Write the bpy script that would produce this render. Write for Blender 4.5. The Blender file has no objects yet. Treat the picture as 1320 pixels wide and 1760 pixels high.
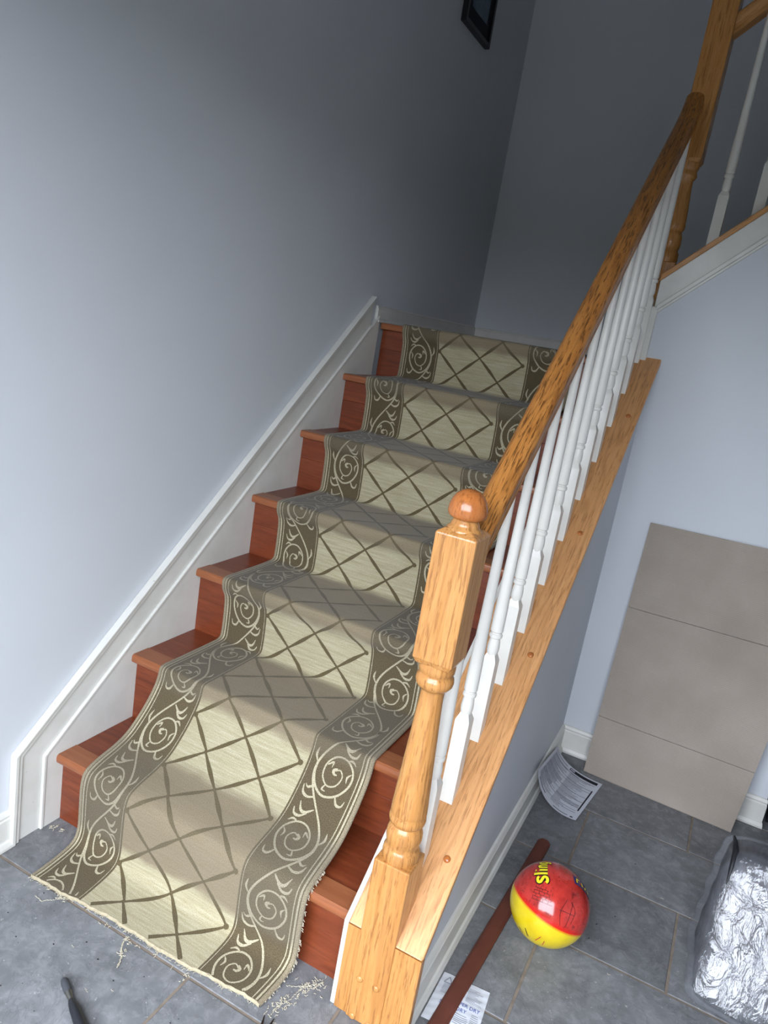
import bpy, math, random
from mathutils import Vector, Matrix
random.seed(7)
scene = bpy.context.scene
C = bpy.context.collection

# ------------------------------------------------------------------ camera
YAW, PITCH, ROLL, FPX = -0.42786, -0.24137, 0.16727, 1275.85
f = Vector((math.sin(YAW)*math.cos(PITCH), math.cos(YAW)*math.cos(PITCH), math.sin(PITCH)))
r0 = Vector((math.cos(YAW), -math.sin(YAW), 0)); u0 = r0.cross(f)
r = math.cos(ROLL)*r0 + math.sin(ROLL)*u0
u = -math.sin(ROLL)*r0 + math.cos(ROLL)*u0
cd = bpy.data.cameras.new('camera'); cam = bpy.data.objects.new('camera', cd); C.objects.link(cam)
M = Matrix((r, u, -f)).transposed().to_4x4(); M.translation = Vector((1.35163, -1.21822, 1.38825))
cam.matrix_world = M
cd.sensor_fit = 'VERTICAL'; cd.sensor_height = 36.0; cd.lens = FPX/1760*36.0
cd.clip_start = 0.02; cd.clip_end = 200
scene.camera = cam

# ------------------------------------------------------------------ daylight
w = bpy.data.worlds.new('daylight'); scene.world = w; w.use_nodes = True
bg = w.node_tree.nodes['Background']
bg.inputs[0].default_value = (0.87, 0.94, 1.05, 1); bg.inputs[1].default_value = 9.0
# entrance door opening (front wall, behind the camera) that lets the daylight in
DX0, DX1, DZ1, FY = 0.3, 1.95, 2.03, -1.35
pl = bpy.data.lights.new('entrance_daylight', 'AREA'); pl.shape = 'RECTANGLE'
pl.size = DX1-DX0; pl.size_y = DZ1; pl.cycles.is_portal = True
po = bpy.data.objects.new('entrance_daylight', pl); C.objects.link(po)
po.location = ((DX0+DX1)/2, FY-0.02, DZ1/2); po.rotation_euler = (math.radians(90), 0, 0)
vs = scene.view_settings
vs.view_transform = 'Standard'; vs.look = 'None'; vs.gamma = 1.0; vs.use_curve_mapping = False
vs.exposure = 0.75

# ------------------------------------------------------------------ constants (metres)
G, R, NK = 0.238, 0.2002, 0.0224          # going, rise, nosing overhang
WS = 0.8745                               # stair width at the knee wall
XK, YB, YL = 1.0276, 1.3716, 2.5105       # knee wall outer face, alcove wall, landing wall
SL, ZC, XC = 0.867, 0.2419, 1.0527        # oak cap slope, height at y=0, outer edge
NX0, NY0, NS = 0.9163, -0.0379, 0.078     # lower newel
CEIL = 4.7

# ------------------------------------------------------------------ materials
def srgb(c):
    o = []
    for v in c:
        v /= 255.0
        o.append(v/12.92 if v <= 0.04045 else ((v+0.055)/1.055)**2.4)
    return (o[0], o[1], o[2], 1.0)

class NT:
    def __init__(s, name, rough=0.5, spec=0.5):
        s.m = bpy.data.materials.new(name); s.m.use_nodes = True
        s.t = s.m.node_tree; s.b = s.t.nodes['Principled BSDF']
        s.b.inputs['Roughness'].default_value = rough
        s.b.inputs['Specular IOR Level'].default_value = spec
    def n(s, typ, **kw):
        nd = s.t.nodes.new(typ)
        for k, v in kw.items():
            if hasattr(nd, k): setattr(nd, k, v)
            else: nd.inputs[k].default_value = v
        return nd
    def l(s, a, b): s.t.links.new(a, b)
    def coord(s, scale=(1, 1, 1), rot=(0, 0, 0), loc=(0, 0, 0), out='Object'):
        tc = s.n('ShaderNodeTexCoord'); mp = s.n('ShaderNodeMapping')
        mp.inputs['Scale'].default_value = scale; mp.inputs['Rotation'].default_value = rot; mp.inputs['Location'].default_value = loc
        s.l(tc.outputs[out], mp.inputs['Vector']); return mp.outputs['Vector']
    def noise(s, vec, scale=5, detail=3, rough=0.5, dist=0.0):
        nd = s.n('ShaderNodeTexNoise'); nd.inputs['Scale'].default_value = scale
        nd.inputs['Detail'].default_value = detail; nd.inputs['Roughness'].default_value = rough; nd.inputs['Distortion'].default_value = dist
        if vec is not None: s.l(vec, nd.inputs['Vector'])
        return nd.outputs['Fac']
    def ramp(s, fac, stops):
        nd = s.n('ShaderNodeValToRGB'); e = nd.color_ramp.elements
        while len(e) < len(stops): e.new(0.5)
        for k, (p, c) in enumerate(stops):
            e[k].position = p; e[k].color = c if len(c) == 4 else srgb(c)
        s.l(fac, nd.inputs['Fac']); return nd.outputs['Color']
    def mix(s, fac, a, b, blend='MIX'):
        nd = s.n('ShaderNodeMix', data_type='RGBA', blend_type=blend)
        for sock, v in ((nd.inputs[0], fac), (nd.inputs[6], a), (nd.inputs[7], b)):
            if hasattr(v, 'is_linked'): s.l(v, sock)
            elif isinstance(v, (int, float)): sock.default_value = v
            else: sock.default_value = v if len(v) == 4 else srgb(v)
        return nd.outputs[2]
    def math(s, op, a, b=None, c=None, clamp=False):
        nd = s.n('ShaderNodeMath', operation=op); nd.use_clamp = clamp
        for i, v in enumerate((a, b, c)):
            if v is None: continue
            if hasattr(v, 'is_linked'): s.l(v, nd.inputs[i])
            else: nd.inputs[i].default_value = v
        return nd.outputs[0]
    def base(s, col):
        if hasattr(col, 'is_linked'): s.l(col, s.b.inputs['Base Color'])
        else: s.b.inputs['Base Color'].default_value = col if len(col) == 4 else srgb(col)
        return s
    def bump(s, h, strength=0.3, dist=0.002):
        nd = s.n('ShaderNodeBump'); nd.inputs['Strength'].default_value = strength; nd.inputs['Distance'].default_value = dist
        s.l(h, nd.inputs['Height']); s.l(nd.outputs['Normal'], s.b.inputs['Normal']); return s

def plain(name, col, rough=0.5, spec=0.5, metal=0.0, var=0.06, scale=30):
    n = NT(name, rough, spec); v = n.coord()
    k = n.noise(v, scale, 3)
    c = srgb(col); lo = tuple(x*(1-var) for x in c[:3])+(1,); hi = tuple(min(1, x*(1+var)) for x in c[:3])+(1,)
    n.base(n.ramp(k, [(0.3, lo), (0.7, hi)])); n.b.inputs['Metallic'].default_value = metal
    return n.m

def wall_paint(name, col):
    n = NT(name, 0.55, 0.35); v = n.coord()
    a = n.noise(v, 3, 4); fine = n.noise(v, 260, 2)
    c = srgb(col); lo = tuple(x*0.97 for x in c[:3])+(1,)
    n.base(n.ramp(a, [(0.35, lo), (0.65, c)])); n.bump(fine, 0.12, 0.0006)
    return n.m

def wood(name, light, mid, dark, grain, rot=(0, 0, 0), rough=0.3, spec=0.5, bump=0.15, fleck=0.55, fleck_at=(0.54, 0.64), ring=0.30):
    """grain: coordinate scale per axis, small along the grain"""
    n = NT(name, rough, spec); v0 = n.coord((1, 1, 1), rot)
    m2 = n.n('ShaderNodeMapping'); m2.inputs['Scale'].default_value = grain; n.l(v0, m2.inputs['Vector']); v = m2.outputs['Vector']
    g1 = n.noise(v, 0.55, 3, 0.6, 1.5); g2 = n.noise(v, 2.4, 4, 0.7, 0.4)
    a = n.ramp(n.math('ADD', n.math('MULTIPLY', g1, 0.5), n.math('MULTIPLY', g2, 0.5)), [(0.36, mid), (0.60, light)])
    rg = n.math('SINE', n.math('MULTIPLY', n.noise(v, 0.26, 1, 0.4, 0.3), 62.0))
    rm = n.ramp(rg, [(0.35, (0, 0, 0, 1)), (0.95, (1, 1, 1, 1))])
    a = n.mix(n.math('MULTIPLY', rm, ring), a, dark)
    fl = n.noise(v, 3.6, 3, 0.65)
    fm = n.ramp(fl, [(fleck_at[0], (0, 0, 0, 1)), (fleck_at[1], (1, 1, 1, 1))])
    big = n.noise(v, 0.18, 2)
    a = n.mix(n.math('MULTIPLY', big, 0.5), a, mid)
    col = n.mix(n.math('MULTIPLY', fm, fleck), a, dark)
    n.base(col)
    n.bump(n.math('SUBTRACT', 1.0, fm), bump, 0.0008)
    return n.m

M_WALL = wall_paint('blue_grey_wall_paint', (202, 205, 210))
M_CEIL = wall_paint('white_ceiling_paint', (205, 205, 205))
def trim_paint():
    n = NT('white_trim_paint', 0.38, 0.5); v = n.coord()
    a = n.noise(v, 9, 4, 0.6); c = n.noise(v, 45, 4, 0.7)
    col = n.ramp(a, [(0.3, (204, 202, 195)), (0.7, (217, 215, 209))])
    chip = n.ramp(c, [(0.70, (0, 0, 0, 1)), (0.73, (1, 1, 1, 1))])
    n.base(n.mix(n.math('MULTIPLY', chip, 0.55), col, (120, 116, 108))); return n.m
M_TRIM = trim_paint()
M_BAL = plain('white_baluster_paint', (226, 222, 214), 0.28, 0.5, var=0.03, scale=20)
OAK = ((196, 142, 84), (178, 122, 64), (118, 72, 34))
M_OAKZ = wood('oak_upright_grain', *OAK, grain=(62, 62, 4.5), rough=0.22)
M_OAKS = wood('oak_sloped_grain', (218, 164, 112), (202, 145, 92), (140, 92, 52), grain=(62, 4.5, 62), rot=(-math.atan(SL), 0, 0), rough=0.33)
M_RAIL = wood('worn_oak_handrail', (198, 136, 70), (174, 110, 50), (86, 50, 20), grain=(75, 6, 75), rot=(-math.atan(.855), 0, 0), rough=0.3, fleck=0.8, bump=0.4, fleck_at=(0.52, 0.60), ring=0.35)
M_OAKF = wood('oak_finial', (190, 118, 62), (168, 98, 48), (110, 62, 28), grain=(40, 30, 12), rough=0.2)
M_OAKX = wood('oak_upper_grain', (200, 146, 88), (186, 130, 74), (130, 84, 44), grain=(4.5, 48, 48), rot=(0, math.atan(.905), 0), rough=0.35)
M_CHER = wood('cherry_laminate', (132, 66, 38), (108, 48, 25), (78, 34, 18), grain=(3.5, 34, 34), rough=0.34, bump=0.03, fleck=0.35, ring=0.25)
M_CHEN = wood('cherry_nosing', (156, 96, 62), (142, 82, 50), (112, 60, 36), grain=(3, 40, 40), rough=0.3, bump=0.03, fleck=0.3, ring=0.15)

def tile_material():
    n = NT('grey_slate_tile', 0.5, 0.35); tc = n.coord()
    oi = n.n('ShaderNodeObjectInfo')
    ad = n.n('ShaderNodeVectorMath', operation='ADD'); mu = n.n('ShaderNodeVectorMath', operation='SCALE')
    n.l(oi.outputs['Location'], mu.inputs[0]); mu.inputs['Scale'].default_value = 7.3
    n.l(tc, ad.inputs[0]); n.l(mu.outputs[0], ad.inputs[1]); v = ad.outputs[0]
    a = n.noise(v, 7, 5, 0.6, 0.8); b = n.noise(v, 34, 5, 0.65, 0.5); c = n.noise(v, 4, 6, 0.7, 2.2)
    col = n.ramp(a, [(0.3, (96, 97, 98)), (0.55, (113, 114, 116)), (0.75, (130, 131, 132))])
    col = n.mix(n.math('MULTIPLY', n.ramp(b, [(0.45, (0, 0, 0, 1)), (0.72, (1, 1, 1, 1))]), 0.55), col, (146, 146, 148))
    vein = n.ramp(c, [(0.485, (0, 0, 0, 1)), (0.5, (1, 1, 1, 1)), (0.515, (0, 0, 0, 1))])
    col = n.mix(n.math('MULTIPLY', vein, 0.35), col, (70, 70, 76))
    sp = n.noise(v, 130, 2); sm = n.ramp(sp, [(0.70, (0, 0, 0, 1)), (0.74, (1, 1, 1, 1))])
    col = n.mix(n.math('MULTIPLY', sm, 0.6), col, (170, 168, 166))
    t = n.math('MULTIPLY_ADD', oi.outputs['Random'], 0.22, 0.89)
    cc = n.n('ShaderNodeCombineColor'); [n.l(t, cc.inputs[i]) for i in range(3)]
    n.base(n.mix(1.0, col, cc.outputs[0], 'MULTIPLY'))
    n.bump(n.math('ADD', n.math('MULTIPLY', a, 1.5), b), 0.35, 0.003)
    return n.m
M_TILE = tile_material()
M_GROUT = plain('brown_grey_grout', (128, 116, 104), 0.9, 0.2, var=0.15, scale=40)

# ------------------------------------------------------------------ mesh helpers
class MB:
    def __init__(s): s.v = []; s.f = []; s.uv = None
    def quad_grid(s, rows):
        """rows: list of equal length lists of points"""
        b = len(s.v); nc = len(rows[0])
        for rw in rows: s.v += [tuple(p) for p in rw]
        for i in range(len(rows)-1):
            for j in range(nc-1):
                s.f.append((b+i*nc+j, b+i*nc+j+1, b+(i+1)*nc+j+1, b+(i+1)*nc+j))
        return s
    def box(s, x0, x1, y0, y1, z0, z1):
        b = len(s.v)
        s.v += [(x0, y0, z0), (x1, y0, z0), (x1, y1, z0), (x0, y1, z0), (x0, y0, z1), (x1, y0, z1), (x1, y1, z1), (x0, y1, z1)]
        s.f += [(b, b+3, b+2, b+1), (b+4, b+5, b+6, b+7), (b, b+1, b+5, b+4), (b+1, b+2, b+6, b+5), (b+2, b+3, b+7, b+6), (b+3, b, b+4, b+7)]
        return s
    def loft(s, loops, cap=True, closed=True):
        """closed loops of equal length joined in order"""
        b = len(s.v); n = len(loops[0])
        for lp in loops: s.v += [tuple(p) for p in lp]
        for i in range(len(loops)-1):
            for j in range(n):
                k = (j+1) % n
                s.f.append((b+i*n+j, b+i*n+k, b+(i+1)*n+k, b+(i+1)*n+j))
        if cap:
            s.f.append(tuple(b+j for j in reversed(range(n))))
            s.f.append(tuple(b+(len(loops)-1)*n+j for j in range(n)))
        return s
    def prism(s, poly, axis, a, c):
        """poly: 2D outline; axis: which axis is extruded from a to c"""
        def P(p, t):
            return ((t, p[0], p[1]) if axis == 'x' else (p[0], t, p[1]) if axis == 'y' else (p[0], p[1], t))
        return s.loft([[P(p, a) for p in poly], [P(p, c) for p in poly]])
    def lathe(s, cx, cy, prof, seg=28):
        loops = [[(cx+rr*math.cos(2*math.pi*k/seg), cy+rr*math.sin(2*math.pi*k/seg), z) for k in range(seg)] for rr, z in prof]
        return s.loft(loops)
    def tube(s, pts, rad, seg=6):
        pts = [Vector(p) for p in pts]; loops = []
        for i, p in enumerate(pts):
            d = (pts[min(i+1, len(pts)-1)]-pts[max(i-1, 0)]).normalized()
            a = d.cross(Vector((0, 0, 1)));
            if a.length < 1e-3: a = d.cross(Vector((1, 0, 0)))
            a.normalize(); bb = d.cross(a); rr = rad[i] if isinstance(rad, (list, tuple)) else rad
            loops.append([p+a*rr*math.cos(2*math.pi*k/seg)+bb*rr*math.sin(2*math.pi*k/seg) for k in range(seg)])
        return s.loft(loops)
    def build(s, name, mat, parent=None, smooth=False, bevel=0.0, uv=None, at=None):
        me = bpy.data.meshes.new(name); me.from_pydata(s.v, [], s.f); me.update()
        import bmesh
        bm = bmesh.new(); bm.from_mesh(me); bmesh.ops.recalc_face_normals(bm, faces=bm.faces); bm.to_mesh(me); bm.free()
        if uv is not None:
            lay = me.uv_layers.new(name='UVMap')
            for lp in me.loops: lay.data[lp.index].uv = uv[lp.vertex_index]
        if mat: me.materials.append(mat)
        if smooth:
            for p in me.polygons: p.use_smooth = True
            try: me.set_sharp_from_angle(angle=math.radians(smooth if smooth is not True else 40))
            except Exception: pass
        return link(name, me, parent, bevel, at)

def link(name, me, parent=None, bevel=0.0, at=None):
    o = bpy.data.objects.new(name, me); C.objects.link(o)
    if at is not None: o.location = at
    if parent is not None:
        o.parent = parent
        if parent.type == 'EMPTY' and parent.parent is None:
            o.location = Vector(o.location)-Vector(parent.location)
    if bevel:
        b = o.modifiers.new('bevel', 'BEVEL'); b.width = bevel; b.segments = 2; b.limit_method = 'ANGLE'; b.angle_limit = math.radians(40)
    return o

def thing(name, label, cat, loc=(0, 0, 0), group=None):
    o = bpy.data.objects.new(name, None); C.objects.link(o); o.location = loc; o.empty_display_size = 0.1
    o['label'] = label; o['category'] = cat
    if group: o['group'] = group
    return o
def tag(o, label, cat, group=None):
    o['label'] = label; o['category'] = cat
    if group: o['group'] = group
    return o
def struct(o, label=None):
    o['kind'] = 'structure'
    if label: o['label'] = label
    return o

# ------------------------------------------------------------------ room shell
XW = -0.018
XR, YBACK = 3.0, YL
struct(MB().box(XW-0.12, XW, FY-0.14, YL+0.12, 0, CEIL).build('wall_left', M_WALL), 'blue grey painted wall along the left of the stairs')
struct(MB().box(XW, XR, YL, YL+0.12, 0, CEIL).build('wall_back', M_WALL), 'dark blue grey wall behind the stair landing')
struct(MB().box(XR, XR+0.12, FY-0.14, YL+0.12, 0, CEIL).build('wall_right', M_WALL), 'blue grey wall on the far right, out of frame')
b = MB().box(XW, DX0, FY-0.14, FY, 0, CEIL).box(DX1, XR, FY-0.14, FY, 0, CEIL).box(DX0, DX1, FY-0.14, FY, DZ1, CEIL)
struct(b.build('wall_front', M_WALL), 'entrance wall behind the viewer with an open doorway')
b = MB()
for x0, x1, z0, z1 in ((DX0-0.07, DX0, 0, DZ1+0.07), (DX1, DX1+0.07, 0, DZ1+0.07), (DX0, DX1, DZ1, DZ1+0.07)):
    b.box(x0, x1, FY-0.0, FY+0.018, z0, z1)
struct(b.build('door_1', M_TRIM, bevel=0.003), 'white casing of the open entrance doorway')
struct(MB().box(XW-0.12, XR+0.12, FY-0.14, YL+0.12, CEIL, CEIL+0.1).build('ceiling', M_CEIL), 'ceiling high above the stairwell')
M_PORCH = plain('pale_concrete', (90, 90, 86), 0.9, 0.2, var=0.1, scale=6)
struct(MB().box(-9, 11, -14, FY-0.14, -0.12, -0.05).build('ground', M_PORCH), 'pale concrete outside the entrance')

M_SKY_SCREEN = plain('sky_screen_leaves', (44, 54, 36), 0.9, 0.1, var=0.4, scale=3)  # unseen bushes added to block the low sky and darken the upper walls
b = MB()
for k in range(24):
    x = -13+k*1.1+random.uniform(-.2, .2); h = 2.35+random.uniform(-.35, .35)
    b.loft([[(x+rr*math.cos(a*math.pi/4), -9.0+rr*0.8*math.sin(a*math.pi/4), z) for a in range(8)] for rr, z in ((.7, -.05), (.95, .8), (.9, h*.7), (.6, h*.92), (.2, h))])
struct(b.build('sky_screen', M_SKY_SCREEN, smooth=60), 'unseen row of dark bushes added outside to block the low sky')

# floor: grout bed with single tiles
floor = struct(MB().box(XW, XR, FY-0.14, YL, -0.05, -0.002).build('floor', M_GROUT), 'grey slate tile floor with brown grout')
PX, PY, JT = 0.6125, 0.3015, 0.0065
YG0 = 0.1465
def tile_mesh(lx, ly):
    m = MB(); i = 0.0015
    m.loft([[(0, 0, -0.006), (lx, 0, -0.006), (lx, ly, -0.006), (0, ly, -0.006)],
            [(0, 0, -0.0012), (lx, 0, -0.0012), (lx, ly, -0.0012), (0, ly, -0.0012)],
            [(i, i, 0), (lx-i, i, 0), (lx-i, ly-i, 0), (i, ly-i, 0)]])
    me = bpy.data.meshes.new('tile'); me.from_pydata(m.v, [], m.f); me.update(); me.materials.append(M_TILE); return me
full = {}
for k in range(-7, 9):
    ya = YG0+k*PY+JT/2; yb = YG0+(k+1)*PY-JT/2
    if ya > YL or yb < FY-0.14: continue
    ya, yb = max(ya, FY-0.13), min(yb, YL)
    off = 1.2105 if k % 2 == 0 else 1.5135
    for j in range(-4, 5):
        xa = off+j*PX+JT/2; xb = off+(j+1)*PX-JT/2
        xa, xb = max(xa, XW), min(xb, XR)
        if ya > 0.05: xa = max(xa, 0.9)                 # nothing shows below the stairs
        if ya > YB: xa = max(xa, 1.66)
        if xb-xa < 0.01: continue
        key = (round(xb-xa, 4), round(yb-ya, 4))
        if key not in full: full[key] = tile_mesh(*key)
        link('tile', full[key], floor, at=(xa, ya, random.uniform(-0.0006, 0.0004)))

# knee wall below the oak cap and the alcove wall below the upper flight
def capz(y): return ZC+SL*y
kw = [(-0.010, 0), (YB+0.02, 0), (YB+0.02, capz(YB+0.02)-0.022), (-0.010, capz(-0.010)-0.022)]
struct(MB().prism(kw, 'x', 0.887, XK).build('wall_knee', M_WALL), 'blue grey side wall below the stair balustrade')
S2 = 0.905
def s2z(x): return 1.670+S2*(x-0.991)             # top of the white stringer of the upper flight
aw = [(XK-0.03, 0), (1.715, 0), (1.715, s2z(1.715)-0.08), (XK-0.03, s2z(XK-0.03)-0.08)]
struct(MB().prism(aw, 'y', YB, YB+0.12).build('wall_alcove', M_WALL), 'pale blue wall of the alcove behind the cardboard sheet')
M_BLACK = plain('plain_black_paint', (26, 26, 30), 0.5, 0.4)
b = MB().box(1.735, 2.5, YB+0.03, YB+0.07, 0.004, 2.03)  # plain black panel filling the opening past the alcove corner
for z0, z1 in ((0.15, 0.9), (1.05, 1.9)):
    b.box(1.83, 2.40, YB+0.022, YB+0.03, z0, z1)
struct(b.build('opening_panel', M_BLACK, bevel=0.002), 'black panel filling the opening just past the alcove corner')
struct(MB().box(2.5, XR, YB, YB+0.12, 0, CEIL).build('wall_hall', M_WALL), 'blue grey wall beyond the black panel')
struct(MB().prism([(1.715, 2.05), (2.5, 2.05), (2.5, s2z(2.5)-0.08), (1.715, s2z(1.715)-0.08)], 'y', YB, YB+0.12).build('wall_overdoor', M_WALL), 'blue grey wall above the black panel')

# baseboards: profile swept along
BP = [(0, 0), (0.022, 0), (0.022, 0.008), (0.017, 0.018), (0.012, 0.021), (0.012, 0.080), (0.009, 0.084), (0.011, 0.090), (0.006, 0.099), (0, 0.101)]
def baseboard(name, p0, p1, nrm, label, m0=0, m1=0, prof=BP):
    d = Vector((p1[0]-p0[0], p1[1]-p0[1], 0)).normalized(); n = Vector((nrm[0], nrm[1], 0))
    a = [Vector(p0)+n*x+Vector((0, 0, z))+d*x*m0 for x, z in prof]
    c = [Vector(p1)+n*x+Vector((0, 0, z))+d*x*m1 for x, z in prof]
    return struct(MB().loft([a, c]).build(name, M_TRIM, bevel=0.0012), label)
baseboard('baseboard_knee', (XK, -0.02, 0), (XK, YB, 0), (1, 0), 'scuffed white baseboard along the foot of the knee wall', 0, -1)
baseboard('baseboard_alcove', (XK, YB, 0), (1.715, YB, 0), (0, -1), 'white baseboard behind the cardboard sheet', 1, 0.4)
baseboard('baseboard_left', (XW, FY, 0), (XW, -0.121, 0), (1, 0), 'white baseboard on the left wall in front of the stairs')
LP = [(x, z*0.62) for x, z in BP]
baseboard('baseboard_landing', (XW, 6*G-0.03, 7*R), (XW, YL, 7*R), (1, 0), 'dim white baseboard on the landing along the left wall', 0, -1, LP)
baseboard('baseboard_back', (XW, YL, 7*R), (2.0, YL, 7*R), (0, -1), 'dim white baseboard on the landing wall', 1, 0, LP)

# skirting board climbing with the stairs (left wall)
def nz(y): return R+R/G*y
YE = 6*G-0.075
def band(lo, hi, x1, y0, z0=0):
    """strip between two heights above the nosing line, turning plumb at y0"""
    return [(y0, z0), (y0, nz(y0)+hi), (YE, nz(YE)+hi), (YE, nz(YE)+lo), ]
sk = bpy.data.objects.new('trim_1', None); C.objects.link(sk); sk['kind'] = 'structure'; sk['label'] = 'white moulded skirting board climbing the left wall beside the steps'
KA, KB = -0.120, -0.030
def strip(y0, y1, h0, h1, xt, name):
    # plumb piece + sloped piece, between inner line (y1,h0) and outer line (y0,h1)
    out = [(y0, 0.0), (y0, nz(y0)+h1), (YE, nz(YE)+h1), (YE, nz(YE)+h0), (y1, nz(y1)+h0), (y1, 0.0)]
    MB().prism(out, 'x', XW+0.0005, xt).build(name, M_TRIM, sk, bevel=0.0015)
strip(-0.122, -0.112, 0.146, 0.155, 0.004, 'outer_bead')
strip(-0.112, -0.100, 0.128, 0.146, 0.000, 'cap_moulding')
strip(-0.100, -0.038, 0.046, 0.128, -0.006, 'upper_board')
strip(-0.038, -0.030, 0.036, 0.046, 0.002, 'inner_bead')
low = [(-0.030, 0.0), (-0.030, nz(-0.030)+0.036), (YE+0.06, nz(YE+0.06)+0.036), (YE+0.06, 6*R-0.1), (0.5, 0.0)]
MB().prism(low, 'x', XW+0.0005, -0.0008).build('lower_board', M_TRIM, sk)

# white board on the stair side of the knee wall, beside the oak cap
b = MB().prism([(-0.030, 0), (-0.030, capz(-0.030)-0.006), (YB+0.05, capz(YB+0.05)-0.006), (YB+0.05, capz(YB+0.05)-0.3), (0.35, 0)], 'x', WS, 0.8855)
struct(b.build('trim_2', M_TRIM, bevel=0.002), 'thin white stringer board between steps and oak cap')

# ------------------------------------------------------------------ staircase
st = thing('staircase', 'cherry red wooden staircase of seven steps under the patterned runner', 'staircase', (0.44, 0, 0))
for i in range(1, 8):
    y = (i-1)*G; z = i*R
    t1 = y+G+NK if i < 7 else YL-0.001
    x1 = WS if i < 7 else 1.019
    # tread planks behind the nosing
    tr = bpy.data.objects.new('tread' if i < 7 else 'landing_floor', None)
    tr = MB().box(0.0, x1, y+0.062, t1, z-0.022, z-0.002).build('tread' if i < 7 else 'landing_floor', M_CHER, st)
    # nosing strip with rounded front
    pr = [(y+0.0625, z-0.012), (y+0.0625, z), (y+0.006, z+0.0005), (y+0.0015, z-0.003), (y, z-0.008), (y, z-0.017), (y+0.002, z-0.022), (y+0.007, z-0.024), (y+0.03, z-0.024)]
    MB().prism(pr, 'x', 0.0, WS).build('nosing', M_CHEN, tr, smooth=30)
    # riser of two stacked boards with a fine joint
    zb = (i-1)*R-0.002
    ri = MB().box(0.0, WS, y+NK, y+NK+0.012, zb, zb+0.105).build('riser', M_CHER, st, bevel=0.0006)
    MB().box(0.0, WS, y+NK, y+NK+0.012, zb+0.1056, z-0.022).build('riser_board', M_CHER, ri, bevel=0.0006)

# ------------------------------------------------------------------ lower balustrade
bal = thing('stair_balustrade', 'lower oak balustrade with round topped newel, handrail and white balusters', 'balustrade', (NX0+NS/2, 0.0, 0))
ncx, ncy = NX0+NS/2, NY0+NS/2
def sq(cx, cy, h, z, k=0.0):
    """square loop with small corner cut, 32 points friendly to lathe loops"""
    return [(cx-h, cy-h, z), (cx+h, cy-h, z), (cx+h, cy+h, z), (cx-h, cy+h, z)]
def newel(parent, cx, cy, zs, mat, z_off=0.0, top=True):
    h = NS/2
    nb = MB().loft([sq(cx, cy, h, 0.0 if z_off == 0 else zs['bot']), sq(cx, cy, h, zs['base'])])
    n = nb.build('newel_post', mat, parent, bevel=0.003)
    pr = [(rr, z) for rr, z in zs['turn']]
    MB().lathe(cx, cy, pr, 36).build('turned_shaft', mat, n, smooth=50)
    MB().loft([sq(cx, cy, h-0.006, zs['b0']-0.012), sq(cx, cy, h, zs['b0']), sq(cx, cy, h, zs['b1']), sq(cx, cy, h-0.012, zs['b1']+0.008)]).build('upper_block', mat, n, bevel=0.003)
    return n
zs = dict(base=0.3865, b0=0.822, b1=1.062,
  turn=[(0.034, 0.380), (0.0365, 0.389), (0.0375, 0.398), (0.0365, 0.407), (0.033, 0.412), (0.0315, 0.415), (0.034, 0.425), (0.0362, 0.436), (0.0358, 0.447), (0.033, 0.457), (0.029, 0.463), (0.031, 0.466), (0.0355, 0.470), (0.037, 0.477), (0.0362, 0.484), (0.0345, 0.488), (0.036, 0.492), (0.0358, 0.50), (0.034, 0.53), (0.0285, 0.63), (0.0235, 0.72), (0.022, 0.752), (0.0235, 0.757), (0.030, 0.761), (0.0352, 0.768), (0.0365, 0.775), (0.0352, 0.783), (0.0315, 0.787), (0.0312, 0.791), (0.0345, 0.795), (0.035, 0.803), (0.034, 0.815)])
nw = newel(bal, ncx, ncy, zs, M_OAKZ)
MB().lathe(ncx, ncy, [(0.0325, 1.060), (0.0330, 1.066), (0.0315, 1.071), (0.0265, 1.075), (0.0255, 1.079), (0.0245, 1.0815), (0.0225, 1.085), (0.0205, 1.090)], 32).build('neck_moulding', M_OAKZ, nw, smooth=50)
MB().lathe(ncx, ncy, [(0.0215, 1.0885), (0.029, 1.0895), (0.034, 1.094), (0.0355, 1.101), (0.0345, 1.110), (0.031, 1.121), (0.025, 1.131), (0.016, 1.138), (0.008, 1.1408), (0.001, 1.1415)], 36).build('finial', M_OAKF, nw, smooth=60)
def button(parent, cx, cz, y, mat):
    MB().loft([[(cx+rr*math.cos(a*math.pi/8), yy, cz+rr*math.sin(a*math.pi/8)) for a in range(16)] for rr, yy in ((0.0078, y+0.001), (0.0078, y-0.001), (0.0055, y-0.0035), (0.002, y-0.0045))]).build('plug', mat, parent, smooth=60)
for cx, cz in ((0.934, 0.103), (0.972, 0.102), (0.933, 0.008), (0.971, 0.008)): button(nw, cx, cz, NY0, M_OAKZ)

# oak cap with its plumb front boards
YK = -0.034
YM = YK+0.020
cp = [(YM, capz(YM)-0.022), (YK+0.0006, capz(YK)+0.0005), (YB+0.002, capz(YB+0.002)), (YB+0.002, capz(YB+0.002)-0.022)]
caps = MB().prism(cp, 'x', 0.886, XC).build('base_cap', M_OAKS, bal, bevel=0.003)
MB().prism([(YK, 0.001), (YK, capz(YK)-0.0016), (YM, capz(YM)-0.0236), (YM, 0.001)], 'x', 0.886, XC).build('front_board', M_OAKZ, bal, bevel=0.0015)
nrm = Vector((0, -SL, 1)).normalized()
for (x, y) in ((1.022, 0.112), (1.022, 0.50), (1.022, 0.80), (1.022, 1.16)):
    c = Vector((x, y, capz(y))); t1 = Vector((1, 0, 0)); t2 = nrm.cross(t1)
    MB().loft([[c+nrm*hh+(t1*math.cos(a*math.pi/8)+t2*math.sin(a*math.pi/8))*rr for a in range(16)] for rr, hh in ((0.0078, -0.001), (0.0078, 0.001), (0.0055, 0.0032), (0.002, 0.004))]).build('plug', M_OAKF, caps, smooth=60)

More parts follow.
